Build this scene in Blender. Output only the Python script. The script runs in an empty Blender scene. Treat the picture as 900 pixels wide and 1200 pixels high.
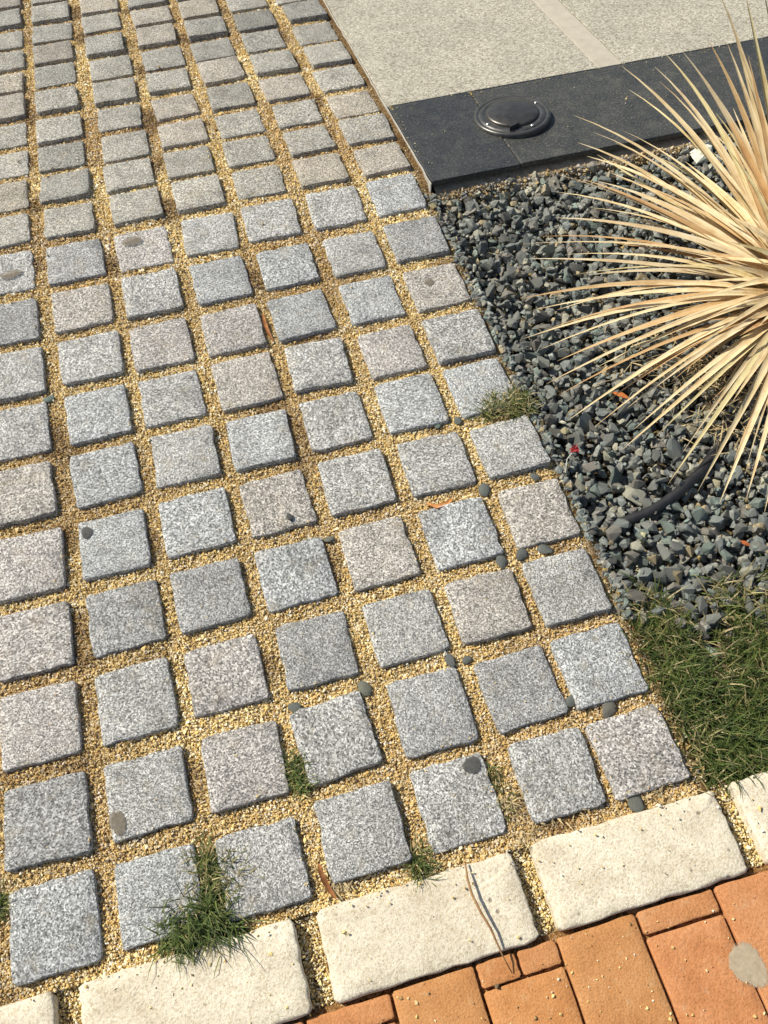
import bpy, math, random
import numpy as np
from mathutils import Vector, Matrix, Euler

# ---------------------------------------------------------------- camera, world, sun, exposure
SC = bpy.context.scene
COL = SC.collection
CAM = np.array([-0.3807016972, -0.2054425983, 1.0692038])
CR = np.array([0.96204356, -0.27269965, -0.01034852])
CU = np.array([0.23835572, 0.82120848, 0.51846226])
CF = np.array([0.13288620, 0.50124997, -0.85503785])
FPX = 1008.56                                    # focal length in pixels of a 900x1200 frame
cd = bpy.data.cameras.new('camera')
camera = bpy.data.objects.new('camera', cd)
COL.objects.link(camera)
cd.sensor_fit = 'VERTICAL'; cd.sensor_height = 24.0; cd.sensor_width = 18.0
cd.lens = 24.0 * FPX / 1200.0
cd.clip_start = 0.02; cd.clip_end = 500
m3 = Matrix(((CR[0], CU[0], -CF[0]), (CR[1], CU[1], -CF[1]), (CR[2], CU[2], -CF[2])))
camera.matrix_world = Matrix.Translation(Vector(CAM)) @ m3.to_4x4()
SC.camera = camera

SUN_EL = math.radians(45)
sd = Vector((-0.77, 0.60, 0)).normalized() * math.cos(SUN_EL)
SUN = Vector((sd.x, sd.y, math.sin(SUN_EL)))
w = bpy.data.worlds.new('World'); SC.world = w; w.use_nodes = True
wn = w.node_tree.nodes; wl = w.node_tree.links
sky = wn.new('ShaderNodeTexSky'); sky.sky_type = 'NISHITA'; sky.sun_disc = False
sky.sun_elevation = SUN_EL; sky.sun_rotation = math.atan2(SUN.x, SUN.y)
sky.dust_density = 1.5
wn['Background'].inputs['Strength'].default_value = 0.085
wl.new(sky.outputs[0], wn['Background'].inputs[0])
sl = bpy.data.lights.new('sun', 'SUN'); sl.energy = 4.6; sl.angle = math.radians(0.5); sl.color = (1.0, 0.94, 0.81)
so = bpy.data.objects.new('sun', sl); COL.objects.link(so)
so.rotation_euler = SUN.to_track_quat('Z', 'Y').to_euler()
so.location = (-2, 2, 3)
SC.view_settings.view_transform = 'Standard'
SC.view_settings.look = 'None'
SC.view_settings.exposure = 0.3
SC.view_settings.gamma = 1.0

rng = np.random.default_rng(11)
random.seed(5)

# ---------------------------------------------------------------- the lie of the land
FOLD = 1.1529                                    # beyond this line the paving ramps down
SL = -0.127469
TS = math.tan(SL)
def surf(y):
    return (y - FOLD) * TS if y > FOLD else 0.0
def surfv(y):
    return np.where(y > FOLD, (y - FOLD) * TS, 0.0)
def at(u, v, z=0.0):
    """point of the place seen at photograph pixel u, v, at height z above the paving"""
    d = CF + CR * (u - 450) / FPX - CU * (v - 600) / FPX
    p = CAM + d * (z - CAM[2]) / d[2]
    if p[1] > FOLD:
        t = (z + (CAM[1] - FOLD) * TS - CAM[2]) / (d[2] - d[1] * TS)
        p = CAM + t * d
    return p
def project(P):
    q = P - CAM
    d = q @ CF
    return np.stack([450 + FPX * (q @ CR) / d, 600 - FPX * (q @ CU) / d], -1)

# ---------------------------------------------------------------- mesh helpers
def mesh(name, V, F, col=None, uv=None, smooth=False):
    me = bpy.data.meshes.new(name)
    if isinstance(F, np.ndarray):
        V = np.asarray(V, dtype=np.float32); n = F.shape[1]
        me.vertices.add(len(V)); me.vertices.foreach_set('co', V.ravel())
        me.loops.add(F.size); me.loops.foreach_set('vertex_index', F.astype(np.int32).ravel())
        me.polygons.add(len(F))
        me.polygons.foreach_set('loop_start', np.arange(0, F.size, n, dtype=np.int32))
        me.polygons.foreach_set('loop_total', np.full(len(F), n, dtype=np.int32))
        me.update(calc_edges=True)
    else:
        me.from_pydata([tuple(v) for v in V], [], F); me.update()
    a = me.attributes.new('Col', 'FLOAT_COLOR', 'POINT')
    c = np.ones((len(V), 4), dtype=np.float32)
    if col is not None: c[:, :3] = col
    a.data.foreach_set('color', c.ravel())
    if uv is not None:
        b = me.attributes.new('Along', 'FLOAT_VECTOR', 'POINT')
        b.data.foreach_set('vector', np.asarray(uv, dtype=np.float32).ravel())
    me.polygons.foreach_set('use_smooth', np.full(len(me.polygons), bool(smooth)))
    return me
def obj(name, me, mat=None, parent=None, loc=(0, 0, 0), rot=(0, 0, 0), sc=(1, 1, 1), col=None):
    o = bpy.data.objects.new(name, me); COL.objects.link(o)
    if mat and me and not me.materials: me.materials.append(mat)
    o.location = loc; o.rotation_euler = rot; o.scale = sc
    if parent: o.parent = parent
    if col is not None: o.color = (*col, 1)
    return o
def tag(o, label=None, cat=None, group=None, kind=None):
    if label: o['label'] = label
    if cat: o['category'] = cat
    if group: o['group'] = group
    if kind: o['kind'] = kind
    return o
def empty(name, loc):
    o = bpy.data.objects.new(name, None); COL.objects.link(o); o.location = loc; o.empty_display_size = .02
    return o

def block(wx, wy, h, bev, n=4, jit=0.0, rs=None, corner=0.004, dome=0.0, low_chip=0.0):
    """a stone block, top at z=0: irregular outline, worn arris, slightly uneven top"""
    rs = rs or random
    pts = []
    hx, hy = wx / 2, wy / 2
    cs = [(-hx, -hy), (hx, -hy), (hx, hy), (-hx, hy)]
    for k in range(4):
        a = cs[k]; b = cs[(k + 1) % 4]
        L = math.hypot(b[0] - a[0], b[1] - a[1]); c = corner / L
        ts = [c] + [i / n for i in range(1, n)] + [1 - c]
        for t in ts:
            x = a[0] + (b[0] - a[0]) * t; y = a[1] + (b[1] - a[1]) * t
            j = jit if c < t < 1 - c else jit * .6
            q = 1 - (rs.uniform(.01, .05) if low_chip > .85 and max(wx, wy) < .12 and rs.random() < .16 else 0) * min(1, .1 / max(wx, wy))
            pts.append([x * q + rs.uniform(-j, j), y * q + rs.uniform(-j, j)])
    N = len(pts); P = np.array(pts)
    r = np.linalg.norm(P, axis=1, keepdims=True); U = P / r
    bj = np.array([[bev * rs.uniform(.6, 1.5 + low_chip)] for _ in range(N)])
    sx = np.sign(P[:, :1]) ; 
    inset = lambda d: P - np.stack([np.clip(P[:, 0] / hx, -1, 1), np.clip(P[:, 1] / hy, -1, 1)], 1) * d
    rings = [(P, np.full(N, -h)), (P, -bj[:, 0] * 1.3), (inset(bj * .35), -bj[:, 0] * .35), (inset(bj), np.array([rs.uniform(-.3, .1) * bev * .3 for _ in range(N)])),
             (inset(bj + min(wx, wy) * .14), np.array([dome * .7 + rs.uniform(-1, 1) * dome * .6 for _ in range(N)]))]
    V = []; F = []
    for q, z in rings: V += [(q[i, 0], q[i, 1], z[i]) for i in range(N)]
    for k in range(len(rings) - 1):
        for i in range(N):
            j = (i + 1) % N
            F.append((k * N + i, k * N + j, (k + 1) * N + j, (k + 1) * N + i))
    V.append((0, 0, dome)); c = len(V) - 1; k = len(rings) - 1
    for i in range(N): F.append((k * N + i, k * N + (i + 1) % N, c))
    return V, F

def hull_stone(rs, n=15, flat=.7, long=1.3):
    import bmesh
    bm = bmesh.new()
    pts = rs.normal(size=(n, 3)); pts /= np.linalg.norm(pts, axis=1, keepdims=True)
    pts *= rs.uniform(.82, 1.0, (n, 1))
    for k in range(3):                                   # broken faces
        nrm = rs.normal(size=3); nrm /= np.linalg.norm(nrm); d = pts @ nrm; lim = rs.uniform(.35, .6)
        pts -= np.clip(d - lim, 0, None)[:, None] * nrm
    pts *= np.array([long, 1, flat])
    for p in pts: bm.verts.new(p)
    bmesh.ops.convex_hull(bm, input=bm.verts)
    loose = [v for v in bm.verts if not v.link_faces]
    bmesh.ops.delete(bm, geom=loose, context='VERTS')
    bmesh.ops.triangulate(bm, faces=bm.faces)
    bm.verts.index_update()
    V = np.array([v.co[:] for v in bm.verts]); F = np.array([[v.index for v in f.verts] for f in bm.faces])
    bm.free()
    return V / 1.0 * .5, F

def rots(n, rs):
    """n random rotation matrices"""
    q = rs.normal(size=(n, 4)); q /= np.linalg.norm(q, axis=1, keepdims=True)
    a, b, c, d = q.T
    return np.stack([np.stack([1 - 2 * (c * c + d * d), 2 * (b * c - a * d), 2 * (b * d + a * c)], -1),
                     np.stack([2 * (b * c + a * d), 1 - 2 * (b * b + d * d), 2 * (c * d - a * b)], -1),
                     np.stack([2 * (b * d - a * c), 2 * (c * d + a * b), 1 - 2 * (b * b + c * c)], -1)], 1)

def tube(pts, radii, n=8, caps=True):
    pts = [Vector(p) for p in pts]; V = []; F = []
    for i, p in enumerate(pts):
        d = (pts[min(i + 1, len(pts) - 1)] - pts[max(i - 1, 0)]).normalized()
        s = d.cross(Vector((0, 0, 1)));  s = s.normalized() if s.length > 1e-4 else Vector((1, 0, 0))
        t = s.cross(d)
        for k in range(n):
            a = 2 * math.pi * k / n
            V.append(p + (s * math.cos(a) + t * math.sin(a)) * radii[i])
    for i in range(len(pts) - 1):
        for k in range(n):
            k2 = (k + 1) % n
            F.append((i * n + k, i * n + k2, (i + 1) * n + k2, (i + 1) * n + k))
    if caps:
        F.append(tuple(reversed(range(n)))); F.append(tuple((len(pts) - 1) * n + k for k in range(n)))
    return [tuple(v) for v in V], F
def bez(a, m, b, n):
    a, m, b = map(np.asarray, (a, m, b)); c = 2 * m - .5 * (a + b)
    t = np.linspace(0, 1, n)[:, None]
    return (1 - t) ** 2 * a + 2 * t * (1 - t) * c + t * t * b

# ---------------------------------------------------------------- materials
class NT:
    def __init__(s, name, rough=.8, spec=.3):
        s.m = bpy.data.materials.new(name); s.m.use_nodes = True
        s.n = s.m.node_tree.nodes; s.l = s.m.node_tree.links
        s.b = s.n['Principled BSDF']; s.b.inputs['Roughness'].default_value = rough
        s.b.inputs['Specular IOR Level'].default_value = spec
        s._c = None
    def add(s, t, **k):
        x = s.n.new(t)
        for a, v in k.items(): setattr(x, a, v)
        return x
    def link(s, a, b): s.l.new(a, b)
    def coord(s, shift=True):
        """object coordinates, each object shifted so no two pieces share a pattern"""
        if s._c: return s._c
        tc = s.add('ShaderNodeTexCoord')
        if not shift: s._c = tc.outputs['Object']; return s._c
        oi = s.add('ShaderNodeObjectInfo')
        mu = s.add('ShaderNodeMath', operation='MULTIPLY'); mu.inputs[1].default_value = 37.7
        s.link(oi.outputs['Random'], mu.inputs[0])
        ad = s.add('ShaderNodeVectorMath', operation='ADD')
        s.link(tc.outputs['Object'], ad.inputs[0]); s.link(mu.outputs[0], ad.inputs[1])
        s._c = ad.outputs[0]; return s._c
    def noise(s, scale, detail=3, rough=.6, vec=None):
        x = s.add('ShaderNodeTexNoise'); x.inputs['Scale'].default_value = scale
        x.inputs['Detail'].default_value = detail; x.inputs['Roughness'].default_value = rough
        s.link(vec or s.coord(), x.inputs['Vector']); return x
    def voro(s, scale, feature='F1', rnd=1.0, vec=None):
        x = s.add('ShaderNodeTexVoronoi', feature=feature); x.inputs['Scale'].default_value = scale
        x.inputs['Randomness'].default_value = rnd
        s.link(vec or s.coord(), x.inputs['Vector']); return x
    def cells(s, scale):
        """one even random value per crystal"""
        v = s.voro(scale); q = s.add('ShaderNodeSeparateColor'); s.link(v.outputs['Color'], q.inputs[0]); return q.outputs[0], v
    def ramp(s, src, stops, interp='LINEAR'):
        x = s.add('ShaderNodeValToRGB'); cr = x.color_ramp; cr.interpolation = interp
        while len(cr.elements) < len(stops): cr.elements.new(.5)
        for e, (p, c) in zip(cr.elements, stops):
            e.position = p; e.color = (*(c if isinstance(c, tuple) else (c, c, c)), 1)
        s.link(src, x.inputs[0]); return x.outputs[0]
    def mix(s, fac, a, b, mode='MIX'):
        x = s.add('ShaderNodeMix', data_type='RGBA', blend_type=mode)
        for v, i in ((fac, 0), (a, 6), (b, 7)):
            if hasattr(v, 'is_output') or hasattr(v, 'links'): s.link(v, x.inputs[i])
            elif isinstance(v, tuple): x.inputs[i].default_value = (*v, 1)
            else: x.inputs[i].default_value = v
        return x.outputs[2]
    def tint(s, c):
        at_ = s.add('ShaderNodeAttribute', attribute_name='Col'); oi = s.add('ShaderNodeObjectInfo')
        return s.mix(1.0, s.mix(1.0, c, at_.outputs['Color'], 'MULTIPLY'), oi.outputs['Color'], 'MULTIPLY')
    def bump(s, src, dist, strength=1.0, prev=None):
        x = s.add('ShaderNodeBump'); x.inputs['Distance'].default_value = dist; x.inputs['Strength'].default_value = strength
        s.link(src, x.inputs['Height'])
        if prev: s.link(prev, x.inputs['Normal'])
        return x.outputs[0]
    def done(s, col, nor=None):
        s.link(col, s.b.inputs['Base Color'])
        if nor: s.link(nor, s.b.inputs['Normal'])
        return s.m

def m_granite():
    t = NT('granite', .78, .35)
    oi = t.add('ShaderNodeObjectInfo'); sc_ = t.add('ShaderNodeMapRange'); t.link(oi.outputs['Random'], sc_.inputs[0])
    sc_.inputs[3].default_value = .82; sc_.inputs[4].default_value = 1.22                  # coarser and finer grained stones
    vm = t.add('ShaderNodeVectorMath', operation='SCALE'); t.link(t.coord(), vm.inputs[0]); t.link(sc_.outputs[0], vm.inputs['Scale']); t._c = vm.outputs[0]
    cv, v = t.cells(560); cell = t.ramp(cv, [(0, .015), (.15, .045), (.24, .15), (.50, .28), (.72, .52), (1, .88)])
    cv2, v2 = t.cells(1100); fine = t.ramp(cv2, [(0, .06), (.3, .24), (.7, .42), (1, .78)])
    c = t.mix(.38, cell, fine)
    pat = t.noise(16, 4, .6); pr = t.ramp(pat.outputs[0], [(.3, .80), (.7, 1.12)])
    c = t.mix(1, c, pr, 'MULTIPLY')
    dk = t.noise(260, 2, .5); dr = t.ramp(dk.outputs[0], [(.30, .35), (.38, 1.0)])
    c = t.mix(.8, c, dr, 'MULTIPLY')
    dirt = t.noise(38, 5, .7); dd = t.ramp(dirt.outputs[0], [(.54, 0), (.72, .38)])
    c = t.mix(dd, c, (.33, .27, .18))
    wet = t.noise(21, 6, .7); wr = t.ramp(wet.outputs[0], [(.34, .66), (.46, 1.0)]); c = t.mix(.7, c, wr, 'MULTIPLY')
    c = t.tint(c)
    n1 = t.noise(520, 3, .65); n2 = t.noise(90, 4, .6)
    b = t.bump(cv, .0005, .5); b = t.bump(n1.outputs[0], .0009, .7, b); b = t.bump(n2.outputs[0], .0024, .6, b)
    return t.done(c, b)
def m_grit():
    t = NT('yellow_grit', .75, .35)
    n = t.noise(900, 2, .6); c = t.ramp(n.outputs[0], [(.3, (.80, .78, .72)), (.7, (1.1, 1.1, 1.1))])
    return t.done(t.tint(c))
def m_sand():
    t = NT('bedding_sand', .95, .15); t.coord(False)
    cv, v = t.cells(400); c = t.ramp(cv, [(0, (.14, .085, .035)), (.3, (.42, .29, .115)), (.75, (.64, .49, .25)), (1, (.80, .72, .52))])
    p = t.noise(14, 4, .65); pr = t.ramp(p.outputs[0], [(.35, (.62, .56, .50)), (.6, (1, 1, 1))])
    c = t.mix(1, c, pr, 'MULTIPLY'); c = t.tint(c)
    n = t.noise(500, 3, .6); b = t.bump(v.outputs['Distance'], .0018, .9); b = t.bump(n.outputs[0], .002, .8, b)
    return t.done(c, b)
def m_soil():
    t = NT('dry_soil', .95, .1); t.coord(False)
    n = t.noise(60, 6, .7); c = t.ramp(n.outputs[0], [(.3, (.030, .021, .014)), (.55, (.10, .072, .045)), (.75, (.22, .165, .10))])
    n2 = t.noise(300, 4, .7); b = t.bump(n2.outputs[0], .004, .9)
    return t.done(c, b)
def m_gravel():
    t = NT('blue_grey_gravel', .72, .4)
    n = t.noise(150, 5, .65); c = t.ramp(n.outputs[0], [(.28, (.098, .102, .090)), (.52, (.19, .197, .175)), (.76, (.37, .375, .33))])
    v = t.noise(30, 3, .6); d = t.ramp(v.outputs[0], [(.57, 0), (.72, .38)])
    c = t.mix(d, c, (.27, .24, .18))
    c = t.tint(c)
    n3 = t.noise(420, 4, .7); b = t.bump(n3.outputs[0], .0011, .8); b = t.bump(n.outputs[0], .0022, .6, b)
    return t.done(c, b)
def m_kerb():
    t = NT('cream_cast_stone', .9, .2)
    cv, v = t.cells(520); c = t.ramp(cv, [(0, (.51, .445, .33)), (.3, (.65, .59, .465)), (1, (.74, .69, .575))])
    n = t.noise(22, 5, .6); r = t.ramp(n.outputs[0], [(.3, (.78, .74, .68)), (.65, (1.04, 1.03, 1.0))])
    c = t.mix(1, c, r, 'MULTIPLY')
    p = t.voro(36); r = t.ramp(p.outputs['Distance'], [(.055, (.22, .17, .11)), (.10, (1, 1, 1))])
    c = t.mix(.6, c, r, 'MULTIPLY'); c = t.tint(c)
    n1 = t.noise(330, 3, .7); n2 = t.noise(80, 4, .7)
    pb = t.ramp(p.outputs['Distance'], [(.05, 0), (.12, 1)])
    b = t.bump(n1.outputs[0], .0012, .9); b = t.bump(n2.outputs[0], .0015, .5, b); b = t.bump(pb, .001, .8, b)
    return t.done(c, b)
def m_brick():
    t = NT('orange_clay', .82, .25)
    n = t.noise(26, 6, .62); c = t.ramp(n.outputs[0], [(.25, (.42, .178, .066)), (.5, (.51, .232, .092)), (.75, (.57, .28, .125))])
    n2 = t.noise(420, 2, .5); r = t.ramp(n2.outputs[0], [(.3, (.80, .76, .70)), (.6, (1.03, 1.03, 1.03))])
    c = t.mix(1, c, r, 'MULTIPLY')
    p = t.voro(60); r = t.ramp(p.outputs['Distance'], [(.045, (.25, .16, .10)), (.085, (1, 1, 1))])
    c = t.mix(.75, c, r, 'MULTIPLY')
    d = t.noise(55, 6, .8); dd = t.ramp(d.outputs[0], [(.56, 0), (.74, .35)])
    c = t.mix(dd, c, (.62, .48, .30)); c = t.tint(c)
    n4 = t.noise(170, 5, .75); b = t.bump(n2.outputs[0], .0009, .8); b = t.bump(n4.outputs[0], .0016, .7, b); b = t.bump(n.outputs[0], .0022, .5, b)
    return t.done(c, b)
def m_landing():
    t = NT('beige_granite', .8, .3); t.coord()
    cv, v = t.cells(300); c = t.ramp(cv, [(0, (.20, .18, .135)), (.25, (.32, .295, .23)), (.7, (.41, .385, .31)), (1, (.54, .51, .42))])
    n = t.noise(9, 4, .6); r = t.ramp(n.outputs[0], [(.3, .88), (.7, 1.07)]); c = t.mix(1, c, r, 'MULTIPLY')
    s = t.noise(120, 4, .8); r = t.ramp(s.outputs[0], [(.33, .62), (.43, 1.0)]); c = t.mix(.8, c, r, 'MULTIPLY')
    c = t.tint(c)
    n1 = t.noise(300, 3, .7); b = t.bump(n1.outputs[0], .0008, .7)
    return t.done(c, b)
def m_slate():
    t = NT('black_slate', .5, .4)
    n = t.noise(20, 6, .7); c = t.ramp(n.outputs[0], [(.3, (.020, .022, .023)), (.6, (.033, .036, .037)), (.8, (.060, .062, .060))])
    d = t.noise(240, 3, .75); dd = t.ramp(d.outputs[0], [(.54, 0), (.68, .5)]); c = t.mix(dd, c, (.18, .17, .145))
    g = t.noise(34, 8, .78); gg = t.ramp(g.outputs[0], [(.50, 0), (.72, .30)]); c = t.mix(gg, c, (.14, .135, .115))
    c = t.tint(c)
    r = t.ramp(n.outputs[0], [(.3, .42), (.7, .66)]); t.link(r, t.b.inputs['Roughness'])
    n1 = t.noise(160, 5, .7); b = t.bump(n1.outputs[0], .0009, .6); b = t.bump(n.outputs[0], .002, .5, b)
    return t.done(c, b)
def m_mortar():
    t = NT('tan_mortar', .95, .1); n = t.noise(70, 5, .7)
    c = t.ramp(n.outputs[0], [(.3, (.26, .20, .13)), (.7, (.52, .43, .30))]); c = t.tint(c)
    n1 = t.noise(220, 4, .7); return t.done(c, t.bump(n1.outputs[0], .003, .9))
def m_leaf():
    t = NT('dry_straw_leaf', .62, .35)
    a = t.add('ShaderNodeAttribute', attribute_name='Along')
    mp = t.add('ShaderNodeMapping'); mp.inputs['Scale'].default_value = (3.0, 520, 1)
    t.link(a.outputs['Vector'], mp.inputs['Vector'])
    n = t.noise(1.0, 3, .6, mp.outputs[0]); c = t.ramp(n.outputs[0], [(.25, (.42, .31, .165)), (.5, (.69, .575, .365)), (.78, (.87, .80, .61))])
    n2 = t.noise(7, 5, .7, a.outputs['Vector']); r = t.ramp(n2.outputs[0], [(.36, (.80, .68, .54)), (.56, (1.03, 1.02, 1.0))])
    c = t.mix(.9, c, r, 'MULTIPLY'); c = t.tint(c)
    b = t.bump(n.outputs[0], .0008, .7)
    t.done(c, b)
    tr = t.add('ShaderNodeBsdfTranslucent'); t.link(c, tr.inputs[0]); mx = t.add('ShaderNodeMixShader'); mx.inputs[0].default_value = .16
    t.link(t.b.outputs[0], mx.inputs[1]); t.link(tr.outputs[0], mx.inputs[2]); t.link(mx.outputs[0], t.n['Material Output'].inputs[0])
    return t.m
def m_grass():
    t = NT('grass_blade', .6, .3)
    n = t.noise(60, 2, .5); c = t.ramp(n.outputs[0], [(.3, .85), (.7, 1.12)]); c = t.tint(c)
    t.done(c)
    tr = t.add('ShaderNodeBsdfTranslucent'); t.link(c, tr.inputs[0]); mx = t.add('ShaderNodeMixShader'); mx.inputs[0].default_value = .22
    t.link(t.b.outputs[0], mx.inputs[1]); t.link(tr.outputs[0], mx.inputs[2]); t.link(mx.outputs[0], t.n['Material Output'].inputs[0])
    return t.m
def m_film(name, c0, c1, cover):
    """a worn residue: thins out raggedly towards its edge so the stone shows through"""
    t = NT(name, .8, .25)
    n = t.noise(160, 4, .7); c = t.ramp(n.outputs[0], [(.3, c0), (.7, c1)])
    a = t.add('ShaderNodeAttribute', attribute_name='Along'); sx = t.add('ShaderNodeSeparateXYZ'); t.link(a.outputs['Vector'], sx.inputs[0])
    n2 = t.noise(260, 5, .75); m = t.add('ShaderNodeMath', operation='MULTIPLY_ADD'); t.link(n2.outputs[0], m.inputs[0]); m.inputs[1].default_value = 1.6; t.link(sx.outputs[0], m.inputs[2])
    al = t.ramp(m.outputs[0], [(.72, 0), (1.0, cover)])
    t.done(c, t.bump(n.outputs[0], .0006, .6)); t.link(al, t.b.inputs['Alpha'])
    return t.m
def m_plain(name, c0, c1, rough=.7, spec=.4, scale=90, metal=0, bump=.0006):
    t = NT(name, rough, spec); t.b.inputs['Metallic'].default_value = metal
    n = t.noise(scale, 5, .65); c = t.ramp(n.outputs[0], [(.3, c0), (.7, c1)]); c = t.tint(c)
    return t.done(c, t.bump(n.outputs[0], bump, .6))
M = dict(strip=m_plain('smooth_beige_stone', (.38, .345, .275), (.47, .43, .35), .75, .3, 40), granite=m_granite(), grit=m_grit(), sand=m_sand(), soil=m_soil(), gravel=m_gravel(), kerb=m_kerb(), brick=m_brick(),
         landing=m_landing(), slate=m_slate(), mortar=m_mortar(), leaf=m_leaf(), grass=m_grass(),
         iron=m_plain('dark_cast_metal', (.065, .063, .058), (.13, .125, .115), .36, .5, 60, .6),
         steel=m_plain('dull_steel', (.32, .32, .31), (.5, .5, .48), .35, .5, 60, .8),
         hose=m_plain('black_rubber_hose', (.012, .012, .013), (.032, .032, .034), .5, .4, 60),
         trim=m_plain('pale_edge_trim', (.34, .32, .28), (.62, .60, .53), .5, .4, 40),
         bark=m_plain('brown_twig', (.16, .075, .03), (.38, .20, .085), .8, .2, 80, 0, .001),
         red=m_plain('red_petal', (.26, .015, .02), (.42, .05, .05), .5, .3, 80),
         stain=m_film('dried_gum', (.36, .29, .19), (.50, .42, .30), .85),
         dark=m_film('dark_residue', (.05, .05, .047), (.11, .108, .10), .9),
         brown=m_film('brown_residue', (.15, .125, .09), (.23, .19, .14), .7))

# ---------------------------------------------------------------- ground sheet and planting soil
def grid(name, xs, ys, zf, mat, parent=None, smooth=True, col=None):
    X, Y = np.meshgrid(xs, ys); Z = zf(X, Y)
    V = np.stack([X, Y, Z], -1).reshape(-1, 3); nx, ny = len(xs), len(ys)
    i = np.arange((nx - 1) * (ny - 1)); r, c = i // (nx - 1), i % (nx - 1); a = r * nx + c
    return obj(name, mesh(name, V, np.stack([a, a + 1, a + nx + 1, a + nx], 1), smooth=smooth, col=col(V) if col else None), mat, parent)
def wob(X, Y, s, seed):
    r = np.random.default_rng(seed); z = 0
    for k in range(7):
        a = r.uniform(0, 6.28); f = s * r.uniform(.6, 1.9)
        z = z + np.sin((X * math.cos(a) + Y * math.sin(a)) * f + r.uniform(0, 6.28))
    return z / 7
tag(grid('ground', np.array([-60, -4, 4, 60.]), np.array([-60, -4, 5, 60.]), lambda X, Y: X * 0 - .45, M['soil']), kind='structure')

XE = .056                                         # right-hand edge of the setts
bed = tag(grid('planting_bed', np.linspace(XE - .02, 1.9, 110), np.linspace(-.066, 1.115, 90),
     lambda X, Y: -.050 + .008 * wob(X, Y, 22, 4) + .030 * np.clip((.21 - .17 * (X - XE) - Y) / .10, 0, 1), M['soil']), kind='structure')

# ---------------------------------------------------------------- granite setts
P12 = .12
CENT = {0: [(743,880),(699,780),(662,688),(631,600),(598,522),(562,452),(537,394),(511,336),(487,279),(463,226),(447,185),(430,150),(414,120),(398,91),(385,63),(370,37),(358,12)],
 1: [(655,905),(612,806),(572,709),(540,623),(512,541),(482,470),(460,411),(437,350),(416,296),(393,241),(375,198),(362,163),(349,132)],
 2: [(536,937),(508,833),(477,733),(444,647),(418,563),(392,491),(373,426),(352,368),(337,311),(316,256),(302,211),(290,175)],
 3: [(424,972),(391,864),(371,760),(346,670),(325,588),(305,514),(289,445),(273,386),(259,327),(247,273),(232,226)],
 4: [(307,1020),(286,897),(263,790),(246,696),(230,610),(217,532),(201,465),(189,403),(178,342),(168,290),(160,240),(150,205),(147,171),(140,137),(135,108),(130,80),(122,53),(117,25)],
 5: [(185,1050),(173,929),(160,821),(147,722),(134,637),(124,554),(116,484),(107,417),(96,359),(88,305),(80,256),(75,218),(70,183),(68,152),(65,117),(63,87),(61,63),(60,38),(58,15)],
 6: [(63,1085),(54,962)]}
TINT = {'n': (1.03, 1.02, .965), 'b': (.99, 1.01, .99), 'w': (1.08, 1.01, .90), 'd': (.86, .86, .83), 'p': (1.06, 1.0, .925)}
KNOWN = {(0,3): 'w', (3,6): 'w', (2,3): 'w', (4,2): 'p', (4,1): 'p', (4,7): 'p', (6,2): 'p', (6,5): 'w', (3,5): 'b', (3,3): 'b', (4,4): 'b', (1,5): 'b',
         (0,5): 'b', (5,4): 'b', (2,1): 'd', (1,3): 'b', (3,2): 'd', (5,2): 'n', (6,1): 'd', (5,3): 'd', (0,9): 'b', (5,17): 'd', (4,16): 'd'}
paving = grid('sett_paving', np.linspace(-2.1, XE + .012, 180), np.concatenate([np.linspace(-.066, 1.15, 110), np.linspace(1.16, 2.9, 100)]),
     lambda X, Y: surfv(Y) - .0091 + .0022 * wob(X, Y, 34, 8) + .0015 * wob(X, Y, 120, 9) - .006 * ((X > XE) & (Y < 1.1)) + .006 * ((X > XE) & (Y > 1.1)), M['sand'],
     col=lambda V: np.where((V[:, :1] > XE - .01), np.array([[.35, .3, .27]]), np.array([[1., 1., 1.]])))
tag(paving, kind='structure')
variants = []
for k in range(26):
    rs = random.Random(100 + k)
    V, F = block(.0972 * rs.uniform(.985, 1.015), .0968 * rs.uniform(.985, 1.015), .05, .0011, 6, .0012, rs, .0034, .0005, .9)
    variants.append(mesh('sett', V, F, smooth=True))
setts = []                                        # centre x, y, half size, rotation
rs = random.Random(3)
row_lift = {10: .0015, 12: -.001, 13: -.001, 14: .003, 15: -.0005, 16: .0035, 17: 0, 18: .002}
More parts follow.
